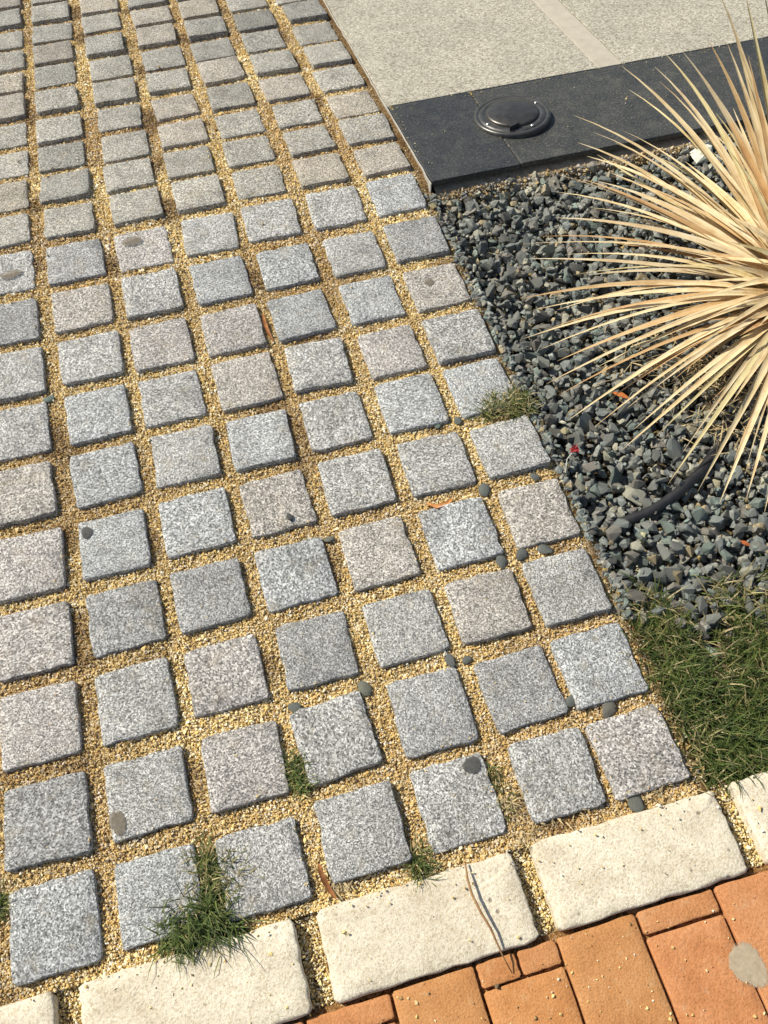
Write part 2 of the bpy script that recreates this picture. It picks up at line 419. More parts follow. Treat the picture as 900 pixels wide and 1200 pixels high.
for c in range(-0, 14):
    for r in range(0, 22):
        y0 = r * P12; Yh = y0 if y0 < FOLD else FOLD + (y0 - FOLD) * math.cos(SL)
        x = -c * P12 + rs.uniform(-.0022, .0022); y = Yh + rs.uniform(-.0022, .0022)
        if c in CENT and r < len(CENT[c]):
            p = at(*CENT[c][r]); x, y = .35 * (-c * P12) + .65 * p[0], .3 * Yh + .7 * p[1]
        u = project(np.array([x, y, surf(y)]))
        if not (-190 < u[0] < 1050 and -75 < u[1] < 1400): continue
        me = variants[rs.randrange(26)]
        rz = rs.gauss(0, 1.1)
        quarter = rs.randrange(4) * math.pi / 2
        sx = rs.uniform(.975, 1.02) * (.965 if r > 9 else 1); sy = rs.uniform(.975, 1.02) * (1.0 if r > 9 else 1)
        ty = SL if y > FOLD else 0
        o = obj('sett', me, M['granite'], paving)
        base = Euler((ty + rs.gauss(0, .018 if r > 9 else .011), rs.gauss(0, .016 if r > 9 else .011), 0)).to_matrix() @ Matrix.Rotation(math.radians(rz), 3, 'Z')
        o.matrix_world = Matrix.Translation((x, y, surf(y) + row_lift.get(r, 0) + rs.gauss(0, .0016 if r > 9 else .0011) + (.0012 if rs.random() < .15 else 0))) @ (base @ Matrix.Diagonal((sx, sy, 1)) @ Matrix.Rotation(quarter, 3, 'Z')).to_4x4()
        k = KNOWN.get((c, r)) or rs.choice('nnnnbbwpd' if r < 10 else 'nnnwnpdn')
        g = rs.uniform(.93, 1.07) * (.93 if r >= 10 else 1) * (.80 if r >= 13 and rs.random() < .22 else 1)
        o.color = tuple(v * g for v in TINT[k]) + (1,)
        if r >= 10: o.color = (o.color[0] * 1.0, o.color[1] * .965, o.color[2] * .885, 1)
        setts.append((x, y, .0480 * sx, .0480 * sy, math.radians(rz)))
print('setts', len(setts))

# ---------------------------------------------------------------- yellow grit in the joints
def in_setts(P, grow):
    m = np.zeros(len(P), bool)
    for x, y, hx, hy, a in setts:
        dx, dy = P[:, 0] - x, P[:, 1] - y
        m |= (np.abs(dx) < hx + grow) & (np.abs(dy) < hy + grow)
    return m
def grains(P, size, cols, rs):
    n = len(P)
    oct_ = np.array([[1, 0, 0], [-1, 0, 0], [0, 1, 0], [0, -1, 0], [0, 0, 1], [0, 0, -1]], float)
    F = np.array([[0, 2, 4], [2, 1, 4], [1, 3, 4], [3, 0, 4], [2, 0, 5], [1, 2, 5], [3, 1, 5], [0, 3, 5]])
    S = size[:, None] * rs.uniform(.6, 1.25, (n, 3)) * .62
    V = oct_[None] * S[:, None, :] + rs.normal(size=(n, 6, 3)) * size[:, None, None] * .10
    V = np.einsum('nij,nkj->nki', rots(n, rs), V) + P[:, None, :]
    FF = (F[None] + 6 * np.arange(n)[:, None, None]).reshape(-1, 3)
    return V.reshape(-1, 3), FF, np.repeat(cols, 6, 0)
pal = np.array([[.80, .62, .27], [.74, .54, .20], [.84, .69, .36], [.88, .81, .60], [.62, .43, .18], [.38, .25, .10], [.86, .84, .73], [.19, .145, .08]])
pw = np.array([.24, .15, .20, .17, .08, .05, .08, .03])
n = 640000
X = rng.uniform(-1.15, XE + .004, n); Y = -.066 + (rng.random(n) ** 1.15) * 2.5
P = np.stack([X, Y, np.zeros(n)], 1)
u = project(np.stack([X, Y, surfv(Y)], 1))
keep = (u[:, 0] > -25) & (u[:, 0] < 925) & (u[:, 1] > -25) & (u[:, 1] < 1225)
P = P[keep]; n = len(P)
onsett = in_setts(P, -.0006)
near_edge = onsett & ~in_setts(P, -.0045)
edge_fade = np.clip((XE - .004 - P[:, 0]) / .012, 0.08, 1)
p_keep = np.where(onsett, np.where(near_edge, .030, .0016), 1.0) * np.where(P[:, 0] > XE - .012, edge_fade * np.where(P[:, 1] > .25, .35, 1), 1)
k = rng.random(n) < p_keep
P, onsett = P[k], onsett[k]; n = len(P)
ramp_lvl = .0022 * wob(P[:, 0], P[:, 1], 34, 8) + .0015 * wob(P[:, 0], P[:, 1], 120, 9)
P[:, 2] = surfv(P[:, 1]) + np.where(onsett, .0012, -.0084 + ramp_lvl + rng.uniform(-.001, .0022, n))
size = rng.lognormal(math.log(.0022), .32, n) * np.where(P[:, 1] > 1.0, 1.25, 1) * np.where(onsett, .7, 1)
cols = pal[rng.choice(len(pal), n, p=pw)] * rng.uniform(.92, 1.25, (n, 1))
patch = np.clip(.5 + 1.1 * wob(P[:, 0], P[:, 1], 16, 21) + .9 * np.clip((P[:, 0] + .22) / .2, 0, 1) * np.clip((.32 - P[:, 1]) / .3, 0, 1), 0, 1)
cols = cols * (1 - .34 * patch[:, None] * np.array([[.8, 1, 1.1]]))
soil = np.clip(wob(P[:, 0], P[:, 1], 30, 61) * 4.5 - 1.25, 0, 1)[:, None]; cols = cols * (1 - soil * np.array([[.50, .56, .60]]))
V, F, C = grains(P, size, cols, rng)
tag(obj('joint_grit', mesh('joint_grit', V, F, C), M['grit'], paving), kind='stuff')
print('grains', n)

# ---------------------------------------------------------------- cream kerb stones
kerb = tag(grid('kerb', np.linspace(-1.3, .7, 60), np.linspace(-.166, -.060, 8), lambda X, Y: -.018 + .003 * wob(X, Y, 40, 2), M['sand'],
                col=lambda V: np.tile(np.array([[.7, .65, .6]]), (len(V), 1))), kind='structure')
kx = [(-1.22, -.99), (-.970, -.727), (-.700, -.460), (-.434, -.199), (-.175, .060), (.084, .318), (.345, .58)]
for i, (a, b) in enumerate(kx):
    r_ = random.Random(40 + i)
    V, F = block(b - a, .0965, .05, .0020, 14, .0013, r_, .0045, .0007, .9)
    o = obj('kerb_stone', mesh('kerb_stone', V, F, smooth=True), M['kerb'], kerb, ((a + b) / 2, -.1145, .002 + r_.uniform(-.0015, .0015)),
            (0, 0, r_.uniform(-.012, .012)), col=[r_.uniform(.94, 1.04)] * 3)

# ---------------------------------------------------------------- orange bricks
bricks = tag(grid('brick_pavement', np.linspace(-1.3, .9, 40), np.linspace(-1.0, -.160, 20), lambda X, Y: X * 0 - .016, M['sand'],
                  col=lambda V: np.tile(np.array([[.55, .42, .34]]), (len(V), 1))), kind='structure')
BW = .0965
def brick(x0, x1, y0, y1, i):
    r_ = random.Random(900 + i)
    g = .0016
    V, F = block(x1 - x0 - g * 2, y1 - y0 - g * 2, .05, .0011, 6, .0005, r_, .0022, .0003, .4)
    obj('brick', mesh('brick', V, F, smooth=True), M['brick'], bricks, ((x0 + x1) / 2, (y0 + y1) / 2, -.0075 + r_.uniform(-.0008, .0008)),
        (r_.gauss(0, .004), r_.gauss(0, .004), r_.gauss(0, .003)), col=[v * r_.uniform(.97, 1.03) for v in (1, r_.uniform(.995, 1.03), r_.uniform(.97, 1.03))])
i = 0
for k in range(-12, 7):
    x0 = .012 + BW * k; x1 = x0 + BW; i += 1
    y = -.1655
    if k % 2: 
        if k == -3:
            brick(x0, x0 + BW / 2, y - .028, y, i); brick(x0 + BW / 2, x1, y - .028, y, i + 500)
        else: brick(x0, x1, y - .028, y, i)
        y -= .028
    n_ = 0
    while y > -.9:
        brick(x0, x1, y - .193, y, i * 20 + n_); y -= .193; n_ += 1
# crumbs of grit lying on the bricks and kerb
n = 150
P = np.stack([rng.uniform(-.5, .15, n), rng.uniform(-.30, -.162, n), np.full(n, -.0062)], 1)
n2 = 150
P2 = np.stack([rng.uniform(-.75, .2, n2), -.067 - rng.random(n2) ** 2.5 * .09, np.full(n2, .0042)], 1)
n3 = 5200                                         # grit fallen into the gaps between kerb stones and along the kerb foot
gx = [(-.727, -.700), (-.460, -.434), (-.199, -.175), (.060, .084)]
gi = rng.integers(0, 4, n3); lo = np.array([g[0] for g in gx])[gi]; hi = np.array([g[1] for g in gx])[gi]
P3 = np.stack([lo + (hi - lo) * rng.random(n3), rng.uniform(-.160, -.062, n3), rng.uniform(-.021, -.013, n3)], 1)
for nm, Q, par in (('fallen_grit', P, bricks), ('fallen_grit', np.concatenate([P2, P3]), kerb)):
    nn = len(Q); cc = pal[rng.choice(len(pal), nn, p=pw)] * .95
    V, F, C = grains(Q, rng.lognormal(math.log(.0022), .3, nn), cc, rng)
    tag(obj(nm, mesh(nm, V, F, C), M['grit'], par), kind='stuff')

# ---------------------------------------------------------------- landing: beige granite, slate border, edge trim
landing = tag(grid('landing', np.linspace(.066, 2.4, 8), np.array([1.10, 1.18, 3.2]), lambda X, Y: surfv(Y) - .034, M['mortar']), kind='structure')
def slab(name, x0, x1, y0, y1, mat, par, bev=.0015, h=.025, dz=0, col=None, jit=.0004, n=6):
    r_ = random.Random(int(x0 * 1000 + y0 * 77))
    L = (y1 - y0) / math.cos(SL)
    V, F = block(x1 - x0, L, h, bev, n, jit, r_, .003, .0)
    ym = (y0 + y1) / 2
    return obj(name, mesh(name, V, F, smooth=False), mat, par, ((x0 + x1) / 2, ym, (ym - FOLD) * TS + dz), (SL, 0, 0), col=col)
slab('granite_slab', .068, .5415, 1.3935, 2.70, M['landing'], landing)
slab('granite_strip', .5435, .6005, 1.3935, 2.70, M['strip'], landing, dz=-.0006)
slab('granite_slab', .6025, 1.30, 1.3935, 2.70, M['landing'], landing)
slab('granite_slab', 1.303, 2.0, 1.3935, 2.70, M['landing'], landing)
border = tag(grid('slate_border', np.linspace(.078, 2.1, 90), np.array([1.110, 1.118, 1.385]), lambda X, Y: surfv(Y) * 0 - .0115 + surfv(Y) + 0 * X, M['mortar']), kind='structure')
slab('slate_slab', .068, .2465, 1.090, 1.3915, M['slate'], border, .0016, .009, n=8)
slab('slate_slab', .2485, .860, 1.094, 1.3915, M['slate'], border, .0016, .009, dz=-.0012, n=8, col=(1.4, 1.35, 1.25))
slab('slate_slab', .862, 1.50, 1.094, 1.3915, M['slate'], border, .0022, .020, n=8)
# rough mortar footing showing below the slate
V = []; F = []
xs = np.linspace(.075, 1.5, 120); prof = [(1.122, -.0125), (1.088, -.015), (1.084, -.026), (1.080, -.040), (1.072, -.075)]
for i, x in enumerate(xs):
    for (y, z) in prof: V.append((x, y - .012 + .004 * math.sin(x * 60) * math.sin(x * 23) + random.uniform(-.002, .002), z + random.uniform(-.0015, .0015)))
for i in range(len(xs) - 1):
    for j in range(4): a = i * 5 + j; F.append((a, a + 1, a + 6, a + 5))
obj('mortar_footing', mesh('mortar_footing', V, F, smooth=True), M['mortar'], border)
V = []; F = []
for i in range(60):
    y = 1.085 + i * .028; x = .0655 + random.uniform(-.0008, .0008); z = (y - FOLD) * TS + random.uniform(-.0006, .0006) - .0015
    V += [(x - .0009, y, z - .03), (x - .0009, y, z), (x + .0009, y, z), (x + .0009, y, z - .03)]
for i in range(59):
    for j in range(3): a = i * 4 + j; F.append((a, a + 4, a + 5, a + 1))
F.append((0, 1, 2, 3))
obj('edge_trim', mesh('edge_trim', V, F), M['trim'], landing)

# windblown crumbs along the slate, its joints and the landing's edge
n = 420
P = np.stack([rng.uniform(.07, 1.1, n), rng.uniform(1.10, 1.39, n), np.zeros(n)], 1)
e_ = rng.random(n) < .4; P[e_, 1] = 1.388 - np.abs(rng.normal(0, .008, e_.sum())); g_ = rng.random(n) < .25; P[g_, 0] = .2475 + rng.normal(0, .002, g_.sum())
g_ = rng.random(n) < .2; P[g_, 0] = .07 + np.abs(rng.normal(0, .006, g_.sum()))
P[:, 2] = surfv(P[:, 1]) + .0006
V, F, C = grains(P, rng.lognormal(math.log(.0017), .3, n), pal[rng.choice(len(pal), n, p=pw)] * .6, rng)
tag(obj('fallen_grit', mesh('fallen_grit', V, F, C), M['grit'], border), kind='stuff')

# ---------------------------------------------------------------- recessed ground light
def lathe(prof, n=48, dz=0):
    V = []; F = []
    for r, z in prof: V += [(r * math.cos(2 * math.pi * k / n), r * math.sin(2 * math.pi * k / n), z + dz) for k in range(n)]
    for i in range(len(prof) - 1):
        for k in range(n):
            k2 = (k + 1) % n; F.append((i * n + k, i * n + k2, (i + 1) * n + k2, (i + 1) * n + k))
    F.append(tuple((len(prof) - 1) * n + k for k in range(n)))
    return V, F
lp = at(600, 139)
gl = empty('ground_light', (lp[0], lp[1], surf(lp[1]))); gl.rotation_euler = (SL, 0, math.radians(14))
tag(gl, 'round dark metal ground light set into the black slate border', 'ground light')
V, F = lathe([(.0775, -.01), (.0775, .006), (.0765, .0085), (.074, .0098), (.0705, .0102), (.0690, .0088), (.0680, .0088), (.0668, .0104), (.062, .0112), (.0575, .0116), (.0560, .0104), (.0552, .0104)])
obj('base_ring', mesh('base_ring', V, F, smooth=True), M['iron'], gl)
V, F = lathe([(.0530, .0085), (.0530, .0128), (.0520, .0146), (.0480, .0158), (.040, .0178), (.026, .0194), (.010, .0200)])
dome = obj('cap', mesh('cap', V, F, smooth=True), M['iron'], gl, col=(.8, .78, .76))
for a in (5, 185, 275):
    V, F = lathe([(.0036, 0), (.0036, .0014), (.0028, .0020), (.001, .0021)], 12)
    obj('screw', mesh('screw', V, F), M['steel'], gl, (.0625 * math.cos(math.radians(a)), .0625 * math.sin(math.radians(a)), .0108))
V = [(0, 0, 0), (.018, -.004, 0), (.016, .006, 0), (0, 0, .009), (.018, -.004, .011), (.016, .006, .011), (-.003, -.007, 0), (-.003, -.007, .008)]
F = [(0, 1, 4, 3), (1, 2, 5, 4), (2, 0, 3, 5), (3, 4, 5), (0, 3, 7, 6), (6, 7, 4, 1), (3, 4, 7)]
obj('light_slot', mesh('light_slot', V, F), M['hose'], gl, (-.038, -.046, .011), (0, 0, math.radians(-12)))

# ---------------------------------------------------------------- gravel bed
shapes = [hull_stone(np.random.default_rng(k), 17, .72 + .25 * (k % 3) / 2, 1.15 + .35 * (k % 4) / 3) for k in range(16)]
smesh = [mesh('stone', V, F) for V, F in shapes]
G0 = at(724, 700); 
def grass_front(X): return .185 - .17 * (np.clip(X, XE, .6) - XE) + .02 * np.sin(X * 30) + .012 * np.sin(X * 71)
stones = []
r_ = np.random.default_rng(77)
def layer(cell, lo, hi, z, prob, zj):
    for x in np.arange(XE + .001, 1.55, cell):
        for y in np.arange(.0, 1.105, cell):
            if r_.random() > prob: continue
            px, py = x + r_.uniform(-.5, .5) * cell, y + r_.uniform(-.5, .5) * cell
            if py < grass_front(px) - .05 * r_.random() or px < XE - .001 or py > 1.080: continue
            s = r_.uniform(lo, hi) * (1.1 if r_.random() < .2 else 1)
            dip = .010 * math.exp(-((px - XE) / .02) ** 2)
            rise = .012 * np.clip((.33 - .17 * (px - XE) - py) / .15, 0, 1)
            stones.append([px, py, z + .002 + r_.uniform(-zj, zj) - dip + rise, s, r_.integers(16)])
layer(.0150, .016, .024, -.044, 1.0, .003)
layer(.0180, .017, .027, -.033, .95, .004)
layer(.0220, .018, .032, -.023, .78, .005)
layer(.0170, .006, .013, -.020, .75, .007)
for k in range(520):                              # gravel kicked up against and over the ragged edge of the setts
    py = r_.uniform(.17, 1.075); px = XE + r_.normal(.004, .0075)
    s = r_.uniform(.008, .019)
    if px < XE - .002 and abs(((py / P12 + .5) % 1) - .5) * P12 < .050: px = XE + r_.uniform(0, .012)
    stones.append([px, py, -.011 + r_.uniform(-.003, .002), s, r_.integers(16)])
# pale mortar lumps by the slate
lumps = [(528, 238, .030, (2.6, 2.1, 1.5)), (560, 226, .018, (3.0, 2.8, 2.4)), (592, 228, .026, (2.2, 1.8, 1.3)), (640, 222, .030, (2.3, 1.9, 1.4)), (712, 208, .030, (2.5, 2.1, 1.6)),
         (733, 203, .026, (2.4, 2.0, 1.5)), (672, 216, .022, (1.9, 1.6, 1.2)), (822, 180, .05, (3.2, 3.1, 2.9)), (540, 252, .016, (2.4, 2.0, 1.3)), (602, 238, .018, (2.0, 1.6, 1.1)),
         (661, 506, .022, (2.3, 2.0, 1.3)), (755, 630, .020, (3.6, 3.3, 2.2)), (790, 636, .021, (3.0, 2.9, 2.6)), (873, 655, .020, (2.2, 2.1, 1.9)), (843, 566, .02, (2.6, 2.3, 1.7)),
         (712, 535, .022, (2.0, 1.9, 1.5)), (722, 523, .014, (3.0, 2.7, 2.3)), (768, 595, .018, (1.8, 1.9, 1.9)), (812, 500, .022, (2.1, 1.8, 1.4)), (690, 350, .028, (1.9, 1.9, 1.7))]
stc = [None] * len(stones)
for uu, vv, s, c in lumps:
    p = at(uu, vv, -.018); stones.append([p[0], p[1], -.020, s, r_.integers(16)]); stc.append(c)
Sx = np.array([s[:5] for s in stones], float)
def stone_col(i):
    if stc[i]: return stc[i]
    k = r_.random()
    c = np.array([1, 1, 1.0]) * r_.uniform(.6, 1.35)
    if k < .12: c = c * np.array([1.08, .97, .92])
    elif k < .24: c = c * np.array([.88, 1.03, 1.0])
    elif k < .32: c = np.array([1.7, 1.6, 1.4]) * r_.uniform(.8, 1.2)
    elif k < .36: c = np.array([1.9, 1.5, 1.0]) * r_.uniform(.7, 1.1)
    elif k < .55: c = c * np.array([.93, .99, 1.03])
    return tuple(c)
scol = np.array([stone_col(i) for i in range(len(stones))])
uv_ = project(Sx[:, :3]); dist = np.linalg.norm(Sx[:, :3] - CAM, axis=1)
score = Sx[:, 3] / dist + (Sx[:, 2] > -.030 ) * .02
score[(Sx[:, 2] < -.032)] = -1
vis = (uv_[:, 0] > 500) & (uv_[:, 0] < 895) & (uv_[:, 1] > 200) & (uv_[:, 1] < 760)
score[~vis] = -2; score[np.array([c is not None for c in stc])] += 1
order = np.argsort(-score); solo = set(order[:300].tolist())
R = rots(len(stones), r_)
VV = []; FF = []; CC = []; off = 0
for i, (x, y, z, s, k) in enumerate(Sx):
    k = int(k); mat3 = R[i]
    # lie roughly flat: squash the height in world space
    A = np.diag([1, 1, .82]) @ mat3 * s
    if i in solo:
        o = bpy.data.objects.new('stone', smesh[k]); COL.objects.link(o)
        if not smesh[k].materials: smesh[k].materials.append(M['gravel'])
        o.parent = bed
        e = Matrix(mat3.tolist()).to_euler()
        o.location = (x, y, z); o.rotation_euler = e; o.scale = (s, s, s * .9); o.color = (*scol[i], 1)
    else:
        V, F = shapes[k]; VV.append(V @ A.T + (x, y, z)); FF.append(F + off); off += len(V); CC.append(np.tile(scol[i], (len(V), 1)))
tag(obj('gravel', mesh('gravel', np.concatenate(VV), np.concatenate(FF), np.concatenate(CC)), M['gravel'], bed), kind='stuff')
print('stones', len(stones))
# fine brown grit and crumbs between the stones
n = 15000
P = np.stack([rng.uniform(XE - .006, 1.1, n), rng.uniform(.12, 1.09, n), rng.uniform(-.045, -.022, n)], 1)
b_ = rng.random(n) < .45; b_ &= rng.random(n) < .45; P[b_, 0] = XE + np.abs(rng.normal(0, .009, b_.sum())) - .006; P[b_, 1] = rng.uniform(-.05, 1.08, b_.sum()); P[b_, 2] = rng.uniform(-.03, -.008, b_.sum())
c_ = rng.random(n) < .25; P[c_, 1] = 1.082 - np.abs(rng.normal(0, .010, c_.sum())); P[c_, 2] = rng.uniform(-.03, -.012, c_.sum())
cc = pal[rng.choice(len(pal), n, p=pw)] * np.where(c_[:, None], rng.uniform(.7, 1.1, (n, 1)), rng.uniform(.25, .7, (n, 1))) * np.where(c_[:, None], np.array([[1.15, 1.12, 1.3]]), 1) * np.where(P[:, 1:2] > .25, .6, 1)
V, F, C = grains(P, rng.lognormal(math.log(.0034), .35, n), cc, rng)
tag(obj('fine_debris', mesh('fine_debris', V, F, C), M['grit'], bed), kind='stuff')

# ---------------------------------------------------------------- irrigation hose
pth = [(672, 640), (690, 626), (706, 620), (735, 610), (765, 598), (795, 577), (822, 552), (842, 522), (855, 490), (862, 455), (872, 420)]
zz = [-.055, -.045, -.036, -.025, -.018, -.014, -.015, -.017, -.019, -.022, -.03]
pts = [at(a, b, z) for (a, b), z in zip(pth, zz)]
fine = []
for i in range(len(pts) - 1):
    for t in (0, .25, .5, .75):
        p0, p1, p2, p3 = pts[max(i - 1, 0)], pts[i], pts[i + 1], pts[min(i + 2, len(pts) - 1)]
        fine.append(.5 * ((2 * p1) + (-p0 + p2) * t + (2 * p0 - 5 * p1 + 4 * p2 - p3) * t * t + (-p0 + 3 * p1 - 3 * p2 + p3) * t ** 3))
fine.append(pts[-1])
V, F = tube(fine, [.0082] * len(fine), 14)
tag(obj('irrigation_hose', mesh('irrigation_hose', V, F, smooth=True), M['hose']), 'curved black irrigation hose half buried in the grey gravel', 'hose')

# ---------------------------------------------------------------- spiky plant with dried leaves
B0 = at(938, 352, .09)
plant = empty('spiky_plant', (B0[0], B0[1], -.04))
tag(plant, 'spiky rosette plant with long dried straw coloured leaves growing in the gravel', 'plant')
def leaf_mesh(path, w0, twist=0, fold=.25):
    n = len(path); V = []; UV = []
    for i, p in enumerate(path):
        t = i / (n - 1)
        d = path[min(i + 1, n - 1)] - path[max(i - 1, 0)]; d = d / np.linalg.norm(d)
        up = np.array([0, 0, 1.]) - d * d[2]; up /= np.linalg.norm(up) + 1e-9
        s = np.cross(d, up); a = twist * t
        s, up = s * math.cos(a) + up * math.sin(a), up * math.cos(a) - s * math.sin(a)
        wd = w0 * 1.3 * min(1, .62 + .9 * t) * (1 - t) ** .8
        wd = max(wd, .0003)
        V += [p - s * wd / 2 + up * wd * fold, p - up * wd * .02, p + s * wd / 2 + up * wd * fold]
        UV += [(t, -wd, 0), (t, 0, 0), (t, wd, 0)]
    F = []
    for i in range(n - 1):
        for j in range(2):
            a = i * 3 + j; F.append((a, a + 1, a + 4, a + 3))
    return V, F, UV
lf = random.Random(9)
LT = [(1, 1, 1), (1.08, 1.05, .98), (.92, .78, .62), (.90, .93, .78), (1.14, 1.14, 1.08), (.80, .62, .45)]
def add_leaf(a, m, b, w0, tint, tw=0):
    a, m, b = map(np.asarray, (a, m, b)); c = b + (m - b) * 1.45; t_ = np.linspace(0, 1, 11)[:, None]
    path = (1 - t_) ** 2 * a + 2 * t_ * (1 - t_) * c + t_ * t_ * b
    V, F, UV = leaf_mesh(path, w0, tw, lf.uniform(.12, .3))
    me = mesh('leaf', np.array(V) - np.array(plant.location), F, uv=np.array(UV) + np.array([lf.uniform(0, 50), 0, lf.uniform(0, 50)]), smooth=True)
    g = lf.uniform(.86, 1.12)
    obj('leaf', me, M['leaf'], plant, col=[v * g for v in tint])
# tip, middle (pixels), tip height, middle height, width, tint
LV = [
 ((728,77),(800,132),.16,.20,.017,1),((737,105),(800,143),.12,.15,.007,3),((767,78),(824,131),.18,.21,.017,0),((780,63),(838,124),.20,.22,.013,3),
 ((798,58),(845,118),.22,.25,.024,0),((810,72),(860,150),.20,.22,.016,5),((830,47),(872,120),.25,.27,.015,2),((853,13),(882,100),.30,.30,.014,4),
 ((852,50),(886,140),.28,.26,.016,1),((872,-14),(897,105),.33,.31,.018,3),((893,-20),(915,100),.34,.32,.018,3),((838,-20),(885,90),.33,.31,.010,1),
 ((672,135),(762,168),.12,.15,.013,4),((730,153),(800,186),.12,.15,.013,4),((677,167),(765,195),.10,.13,.015,4),((695,155),(775,183),.11,.14,.010,1),
 ((688,183),(775,207),.09,.13,.015,4),((648,203),(748,229),.07,.12,.015,1),((653,225),(742,236),.06,.11,.012,4),((700,212),(790,235),.08,.12,.014,0),
 ((650,255),(755,259),.05,.11,.016,0),((690,243),(780,252),.07,.12,.012,4),((610,286),(745,277),.04,.10,.014,1),((633,277),(750,272),.05,.10,.010,5),
 ((663,298),(775,293),.04,.10,.016,4),((620,303),(745,302),.03,.10,.012,0),((610,350),(745,322),.03,.10,.016,2),((625,363),(750,336),.03,.10,.013,4),
 ((653,363),(765,325),.03,.10,.012,1),((690,322),(790,310),.05,.11,.014,0),((613,397),(745,352),.02,.09,.015,4),((632,410),(750,358),.02,.09,.011,1),
 ((640,386),(735,352),.02,.08,.008,5),((653,423),(770,372),.02,.09,.019,2),((640,450),(765,385),.01,.08,.014,1),((655,463),(755,405),.01,.08,.010,5),
 ((700,430),(790,385),.02,.09,.014,4),((665,493),(785,407),.01,.08,.014,4),((697,500),(795,420),.01,.08,.010,1),((690,475),(780,413),.01,.08,.012,2),
 ((712,470),(800,405),.02,.09,.013,5),((743,503),(832,425),.01,.08,.013,4),((728,528),(830,440),.00,.08,.015,1),((767,513),(838,442),.01,.08,.010,3),
 ((735,478),(815,415),.02,.09,.012,0),((783,567),(862,452),-.005,.07,.014,3),((817,577),(872,475),-.005,.07,.015,4),((800,530),(860,440),.01,.08,.010,0),
 ((843,590),(885,487),-.005,.07,.014,1),((875,583),(905,480),-.005,.07,.015,4),((896,600),(922,490),-.005,.07,.014,1),((860,540),(895,450),.01,.08,.010,2),
 ((740,225),(822,258),.09,.13,.015,1),((720,285),(815,297),.06,.11,.016,5),((725,395),(815,362),.03,.10,.012,4),((745,315),(830,318),.06,.11,.016,0)]
for tip, mid, tz, mz, w0, ti in LV:
    tp = at(tip[0], tip[1], tz); tz_ = tp
    mz = (.10 + tz) / 2 + .015
    mp = at(mid[0], mid[1], mz)
    d = tp - B0; az = math.atan2(d[1], d[0])
    base = B0 + np.array([math.cos(az) * .025, math.sin(az) * .025, lf.uniform(-.02, .03)])
    add_leaf(base, mp, tp, w0 * (1.12 if tip[1] < 170 and tip[0] > 700 else .98), LT[ti], lf.uniform(-.5, .5))
    if lf.random() < (.9 if tip[1] < 215 else .15):                             # a shorter neighbour of the same fan
        q = lf.uniform(.62, .93); off = np.array([lf.gauss(0, .018), lf.gauss(0, .018), lf.uniform(-.02, .01)])
        add_leaf(base + (0, 0, lf.uniform(-.02, .01)), base + (mp - base) * q + off * .6, base + (tp - base) * q + off * 1.3, w0 * lf.uniform(.7, 1.0), LT[lf.choice([0, 1, 2, 3, 4, 5])], lf.uniform(-.5, .5))
# the rest of the rosette: behind, above and beyond the frame
for k in range(140):
    az = lf.uniform(0, 2 * math.pi)
    inframe = 1.9 < az < 4.9
    L = lf.uniform(.30, .48) if not inframe else lf.uniform(.08, .22)
    el = lf.uniform(-.15, .9) if not inframe else lf.uniform(-.1, .75)
    base = B0 + np.array([math.cos(az) * .02, math.sin(az) * .02, lf.uniform(-.05, .05)])
    dr = np.array([math.cos(az) * math.cos(el), math.sin(az) * math.cos(el), math.sin(el)])
    mp = base + dr * L * .5 + np.array([0, 0, .01]); tp = base + dr * L + np.array([0, 0, -.05 * L / .4])
    tp[2] = max(tp[2], -.015)
    add_leaf(base, mp, tp, lf.uniform(.011, .019), LT[lf.choice([0, 1, 1, 3, 4, 4, 5, 2])], lf.uniform(-.6, .6))
for k in range(46):                               # bent, broken leaves hanging round the foot of the rosette
    az = lf.uniform(2.6, 4.9); L = lf.uniform(.10, .24)
    base = B0 + np.array([math.cos(az) * .02, math.sin(az) * .02, lf.uniform(-.05, 0)])
    kx_ = az + lf.uniform(-.5, .5)
    m = base + np.array([math.cos(az), math.sin(az), lf.uniform(-.3, .3)]) * L * .4
    tp = m + np.array([math.cos(kx_) * L * .5, math.sin(kx_) * L * .5, 0]); tp[2] = lf.uniform(-.015, .03)
    add_leaf(base, base + (m - base) * .8 + (0, 0, .01), tp, lf.uniform(.006, .013), LT[lf.choice([0, 2, 5, 5, 1, 3])], lf.uniform(-1.6, 1.6))
V, F = tube([(0, 0, -.01), (.002, 0, .03), (0, .003, .08), (0, 0, .15)], [.040, .034, .030, .012], 14)
obj('stem', mesh('stem', V, F, smooth=True), M['bark'], plant)

# ---------------------------------------------------------------- grass
def blades(P, length, width, az, lean, cols, rs, curl=.5):
    """curved three-segment blades rooted at P"""
    n = len(P); dirh = np.stack([np.cos(az), np.sin(az), np.zeros(n)], 1); side = np.stack([-np.sin(az), np.cos(az), np.zeros(n)], 1)
    V = np.zeros((n, 7, 3)); p = P.copy(); a = lean.copy()
    for k in range(4):
        wd = width * (1, .95, .65, 0)[k] / 2
        if k < 3:
            V[:, 2 * k] = p - side * wd[:, None]; V[:, 2 * k + 1] = p + side * wd[:, None]
            st = (length / 3)[:, None] * (dirh * np.cos(a)[:, None] + np.array([[0, 0, 1.]]) * np.sin(a)[:, None])
            p = p + st; a = a - curl * rs.uniform(.3, 1.4, n)
            z_floor = P[:, 2] + .001
            p[:, 2] = np.maximum(p[:, 2], z_floor)
        else: V[:, 6] = p
    T = np.array([[0, 1, 3], [0, 3, 2], [2, 3, 5], [2, 5, 4], [4, 5, 6]])
    F = (T[None] + 7 * np.arange(n)[:, None, None]).reshape(-1, 3)
    shade = np.repeat(cols, 7, 0)
    return V.reshape(-1, 3), F, shade
